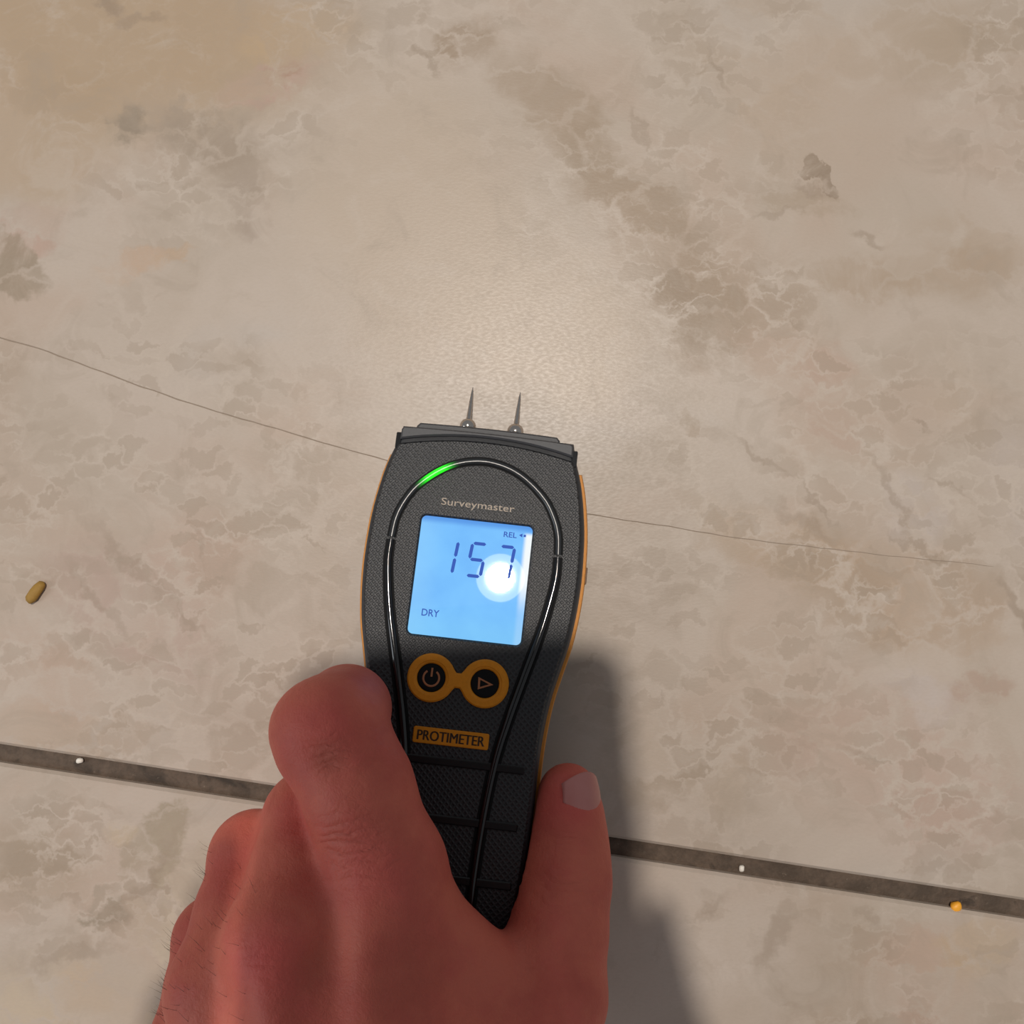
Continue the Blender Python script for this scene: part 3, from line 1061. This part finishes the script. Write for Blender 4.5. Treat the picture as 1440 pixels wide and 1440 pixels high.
def surface_nets(d, lo, h):
    n0, n1, n2 = d.shape
    inside = d < 0
    cnt = np.zeros((n0 - 1, n1 - 1, n2 - 1), np.int8)
    for a in (0, 1):
        for b in (0, 1):
            for c in (0, 1):
                cnt += inside[a:n0 - 1 + a, b:n1 - 1 + b, c:n2 - 1 + c]
    act = np.argwhere((cnt > 0) & (cnt < 8))
    idx = np.full(cnt.shape, -1, np.int64)
    idx[tuple(act.T)] = np.arange(len(act))
    acc = np.zeros((len(act), 3))
    num = np.zeros(len(act))
    corners = [(a, b, c) for a in (0, 1) for b in (0, 1) for c in (0, 1)]
    for i, p in enumerate(corners):
        for ax in range(3):
            if p[ax] == 0:
                q = list(p)
                q[ax] = 1
                da = d[tuple((act + p).T)]
                db = d[tuple((act + q).T)]
                m = (da < 0) != (db < 0)
                tt = np.where(m, da / np.where(m, da - db, 1), 0)
                pos = act + np.array(p, float)
                pos[:, ax] += tt
                acc[m] += pos[m]
                num[m] += 1
    verts = acc / num[:, None] * h + lo
    faces = []
    for ax in range(3):
        b, c = (ax + 1) % 3, (ax + 2) % 3
        sl0 = [slice(None)] * 3
        sl1 = [slice(None)] * 3
        sl0[ax] = slice(0, -1)
        sl1[ax] = slice(1, None)
        i0, i1 = inside[tuple(sl0)], inside[tuple(sl1)]
        ed = np.argwhere(i0 != i1)
        ed = ed[(ed[:, b] > 0) & (ed[:, c] > 0) & (ed[:, b] < d.shape[b] - 1) & (ed[:, c] < d.shape[c] - 1)]
        flip = i0[tuple(ed.T)]
        ob = np.zeros(3, int); ob[b] = 1
        oc = np.zeros(3, int); oc[c] = 1
        q = np.stack([idx[tuple((ed - ob - oc).T)], idx[tuple((ed - oc).T)], idx[tuple(ed.T)], idx[tuple((ed - ob).T)]], 1)
        q[~flip] = q[~flip][:, ::-1]
        faces.append(q)
    return verts, np.concatenate(faces)


MCP = dict(i=(-35.8, -78.0, 61.0, 15.6), m=(-60.0, -93.5, 70.0, 14.0), r=(-76.5, -107.5, 65.5, 13.0), p=(-85.0, -126.0, 57.0, 12.2))
index_a = [MCP['i'], (-43.0, -57.5, 60.5, 13.9), (-48.0, -49.0, 59.5, 12.6), (-51.2, -42.3, 58.0, 12.9)]
index_b = [(-51.2, -42.3, 58.0, 12.7), (-49.0, -39.8, 45.0, 11.8), (-49.0, -41.6, 22.0, 10.0), (-48.4, -45.0, 12.5, 8.2)]
middle = [MCP['m'], (-59.0, -80.0, 57.0, 12.2), (-58.3, -69.7, 46.0, 12.6), (-56.0, -77.0, 24.0, 10.5), (-51.5, -82.5, 13.5, 8.5)]
ringf = [MCP['r'], (-76.0, -93.0, 53.0, 11.3), (-75.8, -81.5, 41.0, 11.6), (-73.0, -92.0, 19.0, 9.8), (-59.5, -96.4, 12.5, 8.0)]
pinky = [MCP['p'], (-86.2, -114.0, 48.0, 10.4), (-87.2, -105.0, 39.0, 10.6), (-84.4, -113.7, 19.0, 9.0), (-74.1, -115.4, 11.5, 7.5)]
thumb = [(14.6, -66.9, 30.0, 8.9), (14.5, -73.7, 31.0, 10.0), (14.1, -82.3, 33.0, 11.6), (13.3, -90.5, 36.0, 12.7), (11.0, -102.1, 42.0, 13.4), (8.0, -115.9, 50.0, 15.0)]
CARP = dict(i=(-30.0, -175.0, 98.0, 16.0), m=(-41.0, -178.0, 100.0, 16.0), r=(-51.0, -180.0, 96.0, 15.5), p=(-60.0, -180.0, 89.0, 15.0))


def build_hand():
    g = Sdf((-112, -345, 2), (42, -14, 185), 1.0)
    palm = g.empty()
    for f, mid in (('i', (-34.0, -118.0, 76.0, 14.0)), ('m', (-50.0, -126.0, 82.0, 13.0)), ('r', (-63.5, -134.0, 77.5, 12.6)), ('p', (-73.5, -145.0, 69.0, 12.5))):
        g.chain(palm, [MCP[f], mid, CARP[f]], 9.0)
    # flesh below the metacarpals, thumb muscle, web
    g.chain(palm, [(-42, -108, 60, 15), (-45, -140, 68, 18), (-45, -170, 82, 18)], 12.0)
    g.chain(palm, [(-62, -112, 54, 13), (-65, -140, 58, 16), (-55, -172, 76, 17)], 12.0)
    g.chain(palm, [(-24, -112, 59, 16.5), (-14, -138, 68, 18), (-22, -165, 82, 18)], 12.0)
    g.chain(palm, [thumb[-1], (-4.0, -138.0, 66.0, 17.0), (-18.0, -163.0, 86.0, 18.0), (-30, -182, 97, 17)], 10.0)
    g.chain(palm, [(-35.0, -84.0, 59.0, 14.5), (-16.5, -105.5, 56.0, 11.0), (2.0, -119.0, 52.0, 12.0)], 8.0)
    # wrist and forearm
    g.chain(palm, [(-32, -180, 99, 18), (-30, -215, 108, 20), (-18, -370, 165, 30)], 14.0)
    g.chain(palm, [(-56, -182, 93, 17), (-56, -215, 101, 20), (-52, -370, 158, 32)], 14.0)
    # extensor tendons and veins under the skin
    g.chain(palm, [(-37.5, -84, 75.0, 3.0), (-36.0, -112, 87.5, 3.0), (-37, -150, 103.0, 3.0)], 5.0)
    g.chain(palm, [(-59.0, -98, 82.5, 3.0), (-51.5, -124, 93.0, 3.0), (-43, -155, 107.0, 3.0)], 5.0)
    g.chain(palm, [(-75.0, -113, 77.0, 2.8), (-66.0, -130, 87.0, 2.8), (-53, -160, 103.0, 2.8)], 5.0)
    g.chain(palm, [(-68.0, -105, 77.0, 1.8), (-60.0, -116, 86.2, 1.8), (-57, -128, 91.5, 1.8), (-49, -150, 101.0, 1.8)], 4.0)
    d = palm
    for f in (ringf, pinky, middle):
        fd = g.empty()
        g.chain(fd, f, 3.5)
        # knuckle swell
        g.cone(fd, (f[2][0], f[2][1], f[2][2] + 1.2, f[2][3] * 0.95), (f[2][0], f[2][1], f[2][2] + 1.0, f[2][3] * 0.95), 3.0)
        d = smin(d, fd, 4.5)
    fd = g.empty()
    g.chain(fd, index_a, 5.0)
    g.chain(fd, index_b, 4.0)
    g.cone(fd, (-55.2, -43.4, 58.0, 11.2), (-54.2, -47.0, 58.0, 11.0), 5.0)       # outer side of the joint
    g.cone(fd, (-47.6, -40.2, 54.0, 10.6), (-46.0, -50.0, 56.0, 11.4), 5.0)       # inner pad beside the meter
    d = smin(d, fd, 3.0)
    fd = g.empty()
    g.chain(fd, thumb, 4.0)
    d = smin(d, fd, 5.0)
    X = g.ax[0][:, None, None]
    Y = g.ax[1][None, :, None]
    Z = g.ax[2][None, None, :]
    # shallow dimple behind the index joint and the crease of the web
    for (c, r, amp) in (((-50.5, -46.5, 73.5), 4.0, 1.0), ((-46.0, -50.0, 74.0), 5.0, 0.7), ((3.0, -107.0, 62.0), 5.0, 0.9), ((-48.5, -92.0, 80.0), 7.0, 1.0), ((-66.0, -97.0, 76.0), 5.0, 0.8)):
        d = d + (amp * np.exp(-((X - c[0]) ** 2 + (Y - c[1]) ** 2 + (Z - c[2]) ** 2) / (r * r))).astype(np.float32)
    m = meter_sdf(X, Y, Z).astype(np.float32)
    d = np.maximum(d, -(m - 0.55))
    d[:, 0, :] = np.maximum(d[:, 0, :], 0.5)
    v, f = surface_nets(d, g.lo, g.h)
    # relax the voxel steps
    e = np.concatenate([f[:, [0, 1]], f[:, [1, 2]], f[:, [2, 3]], f[:, [3, 0]]])
    for it in range(6):
        acc = np.zeros_like(v)
        num = np.zeros(len(v))
        for a, b in ((0, 1), (1, 0)):
            for k in range(3):
                acc[:, k] += np.bincount(e[:, a], v[e[:, b], k], len(v))
            num += np.bincount(e[:, a], minlength=len(v))
        lap = acc / np.maximum(num, 1)[:, None] - v
        v = v + lap * (0.5 if it % 2 == 0 else -0.38)
    me = bpy.data.meshes.new('hand')
    me.vertices.add(len(v))
    me.vertices.foreach_set('co', (v * MM).astype(np.float32).ravel())
    me.loops.add(f.size)
    me.loops.foreach_set('vertex_index', f.astype(np.int32).ravel())
    me.polygons.add(len(f))
    me.polygons.foreach_set('loop_start', np.arange(0, f.size, 4, dtype=np.int32))
    me.polygons.foreach_set('use_smooth', np.ones(len(f), bool))
    me.update(calc_edges=True)
    me.validate()
    # drop stray fragments cut off by the grip
    bm = bmesh.new()
    bm.from_mesh(me)
    bm.verts.ensure_lookup_table()
    seen = [False] * len(bm.verts)
    best = []
    for s in bm.verts:
        if seen[s.index]:
            continue
        comp, st = [], [s]
        seen[s.index] = True
        while st:
            x = st.pop()
            comp.append(x)
            for ed in x.link_edges:
                y = ed.other_vert(x)
                if not seen[y.index]:
                    seen[y.index] = True
                    st.append(y)
        if len(comp) > len(best):
            best = comp
    keep = set(best)
    bmesh.ops.delete(bm, geom=[x for x in bm.verts if x not in keep], context='VERTS')
    bmesh.ops.recalc_face_normals(bm, faces=bm.faces)
    for fc in bm.faces:
        fc.smooth = True
    bm.to_mesh(me)
    bm.free()
    return me


def skin_material():
    t = NT('skin')
    pos = t.n('ShaderNodeTexCoord').outputs['Object']
    n1 = t.noise(pos, 45.0, 4.0, 0.6)
    n2 = t.noise(pos, 160.0, 4.0, 0.6)
    c = t.mix(t.rng(n1, 0.35, 0.68), (0.600, 0.150, 0.100, 1), (0.500, 0.105, 0.076, 1))
    c = t.mix(t.rng(n2, 0.45, 0.75, 0.0, 0.45), c, (0.58, 0.115, 0.092, 1))

    def spot(x, y, z, r):
        d = t.vmath('LENGTH', t.vmath('SUBTRACT', pos, (x * MM, y * MM, z * MM)))
        return t.rng(d, r * 0.15 * MM, r * MM, 1.0, 0.0)
    red = (0.66, 0.105, 0.095, 1)
    for (x, y, z, r, s) in ((-60, -93, 82, 13, 0.55), (-50, -40, 72, 16, 0.35), (15, -66, 38, 14, 0.5), (-37, -76, 77, 14, 0.25), (-77, -84, 52, 14, 0.4), (-86, -106, 50, 12, 0.3), (-58, -68, 58, 12, 0.3)):
        c = t.mix(t.math('MULTIPLY', spot(x, y, z, r), s), c, red)
    brown = (0.32, 0.085, 0.050, 1)
    for (x, y, z, r, s) in ((-48, -47, 72, 7, 0.5), (-30, -100, 78, 18, 0.3), (-49, -95, 82, 8, 0.3)):
        c = t.mix(t.math('MULTIPLY', spot(x, y, z, r), s), c, brown)
    # knuckle wrinkles: fine ridges across the finger, only over the joints
    wn = t.vmath('ADD', pos, t.vmath('MULTIPLY', t.vmath('SUBTRACT', t.noise(pos, 120.0, 3.0, color=True), (0.5, 0.5, 0.5)), (0.006, 0.006, 0.006)))
    h = None
    for (x, y, z, r, ang, wl, s) in ((-41, -69, 75, 15, 14, 2.6, 1.0), (-47.5, -46.5, 73, 9, 20, 2.2, 0.9), (-59, -72, 58, 9, 0, 2.4, 0.7), (-76, -86, 54, 9, -5, 2.4, 0.7), (-60, -94, 83, 10, 8, 2.6, 0.5),
                                     (14, -89, 47, 11, -6, 2.6, 0.8), (14.5, -76, 42, 6, -4, 1.9, 0.5)):
        rv = t.n('ShaderNodeVectorRotate', {'Vector': wn, 'Angle': -math.radians(ang)}, rotation_type='Z_AXIS').outputs[0]
        yy = t.n('ShaderNodeSeparateXYZ', {0: rv}).outputs[1]
        sn = t.math('SINE', t.math('MULTIPLY', yy, 2 * math.pi / (wl * MM)))
        sn = t.math('POWER', t.rng(sn, -1, 1, 0, 1, False), 0.5)
        v = t.math('MULTIPLY', t.math('MULTIPLY', sn, spot(x, y, z, r)), s)
        h = v if h is None else t.math('ADD', h, v)
    fine = t.n('ShaderNodeTexVoronoi', {'Vector': wn, 'Scale': 900.0}, feature='DISTANCE_TO_EDGE').outputs['Distance']
    bmp = t.bump(t.rng(fine, 0.0, 0.25), 0.16, 0.0003)
    bmp = t.bump(n2, 0.30, 0.0020, bmp)
    bmp = t.bump(h, 0.55, 0.0007, bmp)
    t.P(Base_Color=c, Roughness=0.58, Normal=bmp, **{'Specular IOR Level': 0.30, 'Subsurface Weight': 0.12, 'Subsurface Scale': 0.003})
    t.b.inputs['Subsurface Radius'].default_value = (1.0, 0.35, 0.2)
    return t.m


M_skin = skin_material()
hand = obj('hand', build_hand(), M_skin)
tag(hand, 'bare left hand gripping the moisture meter handle, thumb on its right side', 'hand')

# thumbnail: a curved plate lying on the thumb's outer upper side
t = NT('fingernail')
co = t.n('ShaderNodeTexCoord').outputs['Object']
nz = t.noise(co, 300.0, 3.0)
t.P(Base_Color=t.mix(nz, (0.50, 0.185, 0.165, 1), (0.54, 0.225, 0.20, 1)), Roughness=0.36, **{'Specular IOR Level': 0.45})
M_nail = t.m


def nail_mesh():
    from mathutils.bvhtree import BVHTree
    hm = hand.data
    bvh = BVHTree.FromPolygons([v.co for v in hm.vertices], [tuple(p.vertices) for p in hm.polygons])
    a = Vector((14.8, -59.4, 29.8))        # free edge end of the thumb axis
    b = Vector((14.45, -74.5, 31.2))
    ax = (b - a).normalized()
    out = Vector((0.56, 0.10, 0.83))
    out = (out - ax * out.dot(ax)).normalized()
    sd = ax.cross(out).normalized()
    nu, nv = 16, 16
    P_, top = {}, -1e9
    for j in range(nv + 1):
        fj = j / nv                            # 0 free edge, 1 cuticle
        for i in range(nu + 1):
            fi = i / nu * 2 - 1
            wid = 7.0 * (0.95 + 0.05 * fj)
            z = fj * 11.0
            # rounded free edge and rounded cuticle
            z += 3.4 * fi * fi * (1 - fj) - 2.6 * fi * fi * fj
            c = a + ax * z + sd * (wid * fi)
            hit = bvh.ray_cast((c + out * 40) * MM, -out)[0]
            dep = (hit / MM - c).dot(out) if hit is not None else -1e9
            P_[j, i] = [c, dep]
            if j >= nv // 2:
                top = max(top, dep)
    verts, faces = [], []
    for j in range(nv + 1):
        fj = j / nv
        for i in range(nu + 1):
            fi = i / nu * 2 - 1
            c, dep = P_[j, i]
            lim = top - 0.6 - 3.0 * fi * fi - 1.3 * (1 - fj) ** 2
            dep = max(dep, lim) + 0.22 - 0.27 * max(fj ** 6, fi ** 8)
            verts.append(c + out * dep)
    for j in range(nv):
        for i in range(nu):
            k = j * (nu + 1) + i
            faces.append((k, k + 1, k + nu + 2, k + nu + 1))
    me = pydata('fingernail', [v * MM for v in verts], faces)
    bm = bmesh.new()
    bm.from_mesh(me)
    av = Vector()
    for f in bm.faces:
        f.normal_update()
        av += f.normal
    if av.dot(out) < 0:
        bmesh.ops.reverse_faces(bm, faces=bm.faces)
    bmesh.ops.solidify(bm, geom=list(bm.faces), thickness=0.7 * MM)
    bmesh.ops.recalc_face_normals(bm, faces=bm.faces)
    bm.to_mesh(me)
    bm.free()
    return me


nail = obj('fingernail', nail_mesh(), M_nail, hand, True)
nail['label'] = 'pale pink thumbnail'


# fine dark hairs along the outer edge of the hand
def hairs():
    rnd = random.Random(5)
    verts, faces = [], []
    roots = []
    me = hand.data
    cand = [v for v in me.vertices if -0.100 < v.co.x < -0.064 and -0.150 < v.co.y < -0.078 and v.normal.x < -0.25 and v.normal.z > -0.1]
    for k in range(170):
        v = rnd.choice(cand)
        p = v.co.copy()
        nrm = v.normal.copy()
        d = (nrm * 0.6 + Vector((-0.5, 0.55 + 0.4 * rnd.random(), 0.05)) + Vector((rnd.uniform(-.3, .3), rnd.uniform(-.3, .3), rnd.uniform(-.3, .3)))).normalized()
        L_ = rnd.uniform(2.0, 4.5) * MM
        bend = Vector((rnd.uniform(-.3, .3), rnd.uniform(-.2, .3), rnd.uniform(-.4, .1)))
        pts = [p + d * (L_ * s) + bend * (L_ * s * s * 0.5) for s in (0, 0.35, 0.7, 1.0)]
        r = 0.045 * MM
        b0 = len(verts)
        for i, q in enumerate(pts):
            rr_ = r * (1 - 0.28 * i)
            a = d.orthogonal().normalized()
            b = d.cross(a)
            for m in range(3):
                an = 2 * math.pi * m / 3
                verts.append(q + a * (rr_ * math.cos(an)) + b * (rr_ * math.sin(an)))
        for i in range(3):
            for m in range(3):
                mm = (m + 1) % 3
                faces.append((b0 + i * 3 + m, b0 + i * 3 + mm, b0 + i * 3 + 3 + mm, b0 + i * 3 + 3 + m))
    return pydata('hair', verts, faces)


hair = obj('hair', hairs(), simple('dark_hair', (0.035, 0.022, 0.015, 1), 0.5), hand)
hair['kind'] = 'stuff'


# ------------------------------------------------------------------ the photographer's phone, held flat above the floor with its lens at the camera
phone = bpy.data.objects.new('smartphone', None)
C.objects.link(phone)
phone.location = (0.0, 0.0, 0.3045)
phone.rotation_euler = (math.radians(3.662), math.radians(0.458), math.radians(4.0))
phone.empty_display_size = 0.03
tag(phone, 'black smartphone held flat above the floor, its case widened for its shadow', 'phone')
PX, PY, PW, PH = -15.5, -44.0, 48.5, 84.0        # centre and half sizes, widened so the shadow covers more; the lens is at the origin, back side down
M_case = grain_black('phone_case', (0.012, 0.012, 0.013, 1), 0.6)


def slab(name, cx, cy, hx, hy, r, z0, z1, bev, mat, parent):
    q = rrect(cx, cy, hx, hy, r, 8)
    rings = [[(a, b, z) for a, b in offset_poly(q, o)] for o, z in ((-bev, z0), (-bev * 0.3, z0 + bev * 0.3), (0, z0 + bev), (0, z1 - bev), (-bev * 0.3, z1 - bev * 0.3), (-bev, z1))]
    return loft(name, rings, mat, parent)


slab('case', PX, PY, PW, PH, 11, 0.0, 10.5, 2.2, M_case, phone)
slab('display', PX, PY, PW - 5, PH - 5, 7, 10.4, 11.0, 0.2, M_gloss, phone)
cm = slab('camera_module', 2.0, 0.0, 13.0, 13.5, 5, -1.2, 0.5, 0.5, M_gloss, phone)
for (x, y) in ((0.0, 0.0), (9.0, 7.5), (9.0, -7.5)):
    n = 28
    loft('lens_ring', [[(x + r * math.cos(2 * math.pi * i / n), y + r * math.sin(2 * math.pi * i / n), z) for i in range(n)] for r, z in ((3.6, -1.0), (3.6, -1.9), (3.0, -1.9), (2.6, -1.4))], M_steel, cm)
slab('power_button', PX + PW + 0.3, PY + 30, 0.7, 7.0, 0.5, 3.5, 6.5, 0.3, M_gloss, phone)


def holding_hand():
    # grips the lower end of the phone: fingers along its left edge, thumb along its right edge
    g = Sdf((-122, -256, 268), (76, 10, 352), 1.8)
    d = g.empty()
    g.chain(d, [(-20, -150, 305, 19), (-2, -152, 306, 19), (12, -178, 312, 21), (30, -290, 340, 27)], 14.0)
    g.chain(d, [(-42, -148, 303, 15), (-20, -165, 306, 20), (4, -190, 314, 21)], 14.0)
    for pts in ([(-35, -148, 308, 13), (-67, -110, 307, 10.4), (-74, -60, 307, 9.6), (-72, -18, 306, 8.6)],
                [(-46, -150, 302, 13), (-82, -114, 300, 10.2), (-91, -68, 300.5, 9.4), (-85, -34, 302, 8.5)],
                [(-54, -156, 297, 12), (-92, -124, 292, 9.6), (-102, -86, 293, 8.6), (-98, -64, 295, 7.8)],
                [(16, -148, 310, 15), (37, -112, 309, 12.8), (43, -74, 308, 11), (36, -38, 308, 9)]):
        f = g.empty()
        g.chain(f, pts, 4.0)
        d = smin(d, f, 5.0)
    X = g.ax[0][:, None, None]
    Y = g.ax[1][None, :, None]
    Z = g.ax[2][None, None, :]
    R_ = np.array(phone.rotation_euler.to_matrix())
    q = [X - 0.0, Y - 0.0, Z - 304.5]
    lx, ly, lz = [R_[0, k] * q[0] + R_[1, k] * q[1] + R_[2, k] * q[2] for k in range(3)]
    box = np.maximum(np.maximum(np.abs(lx - PX) - PW - 2.6, np.abs(ly - PY) - PH - 2.0), np.abs(lz - 4.5) - 8.0)
    d = np.maximum(d, -box.astype(np.float32))
    d[:, 0, :] = np.maximum(d[:, 0, :], 0.5)
    v, f = surface_nets(d, g.lo, g.h)
    return smooth_angle(obj('hand', fix_normals(pydata('hand', v * MM, [tuple(int(i) for i in q) for q in f])), M_skin), 180)


tag(holding_hand(), 'right hand above the frame holding the photographing smartphone', 'hand')
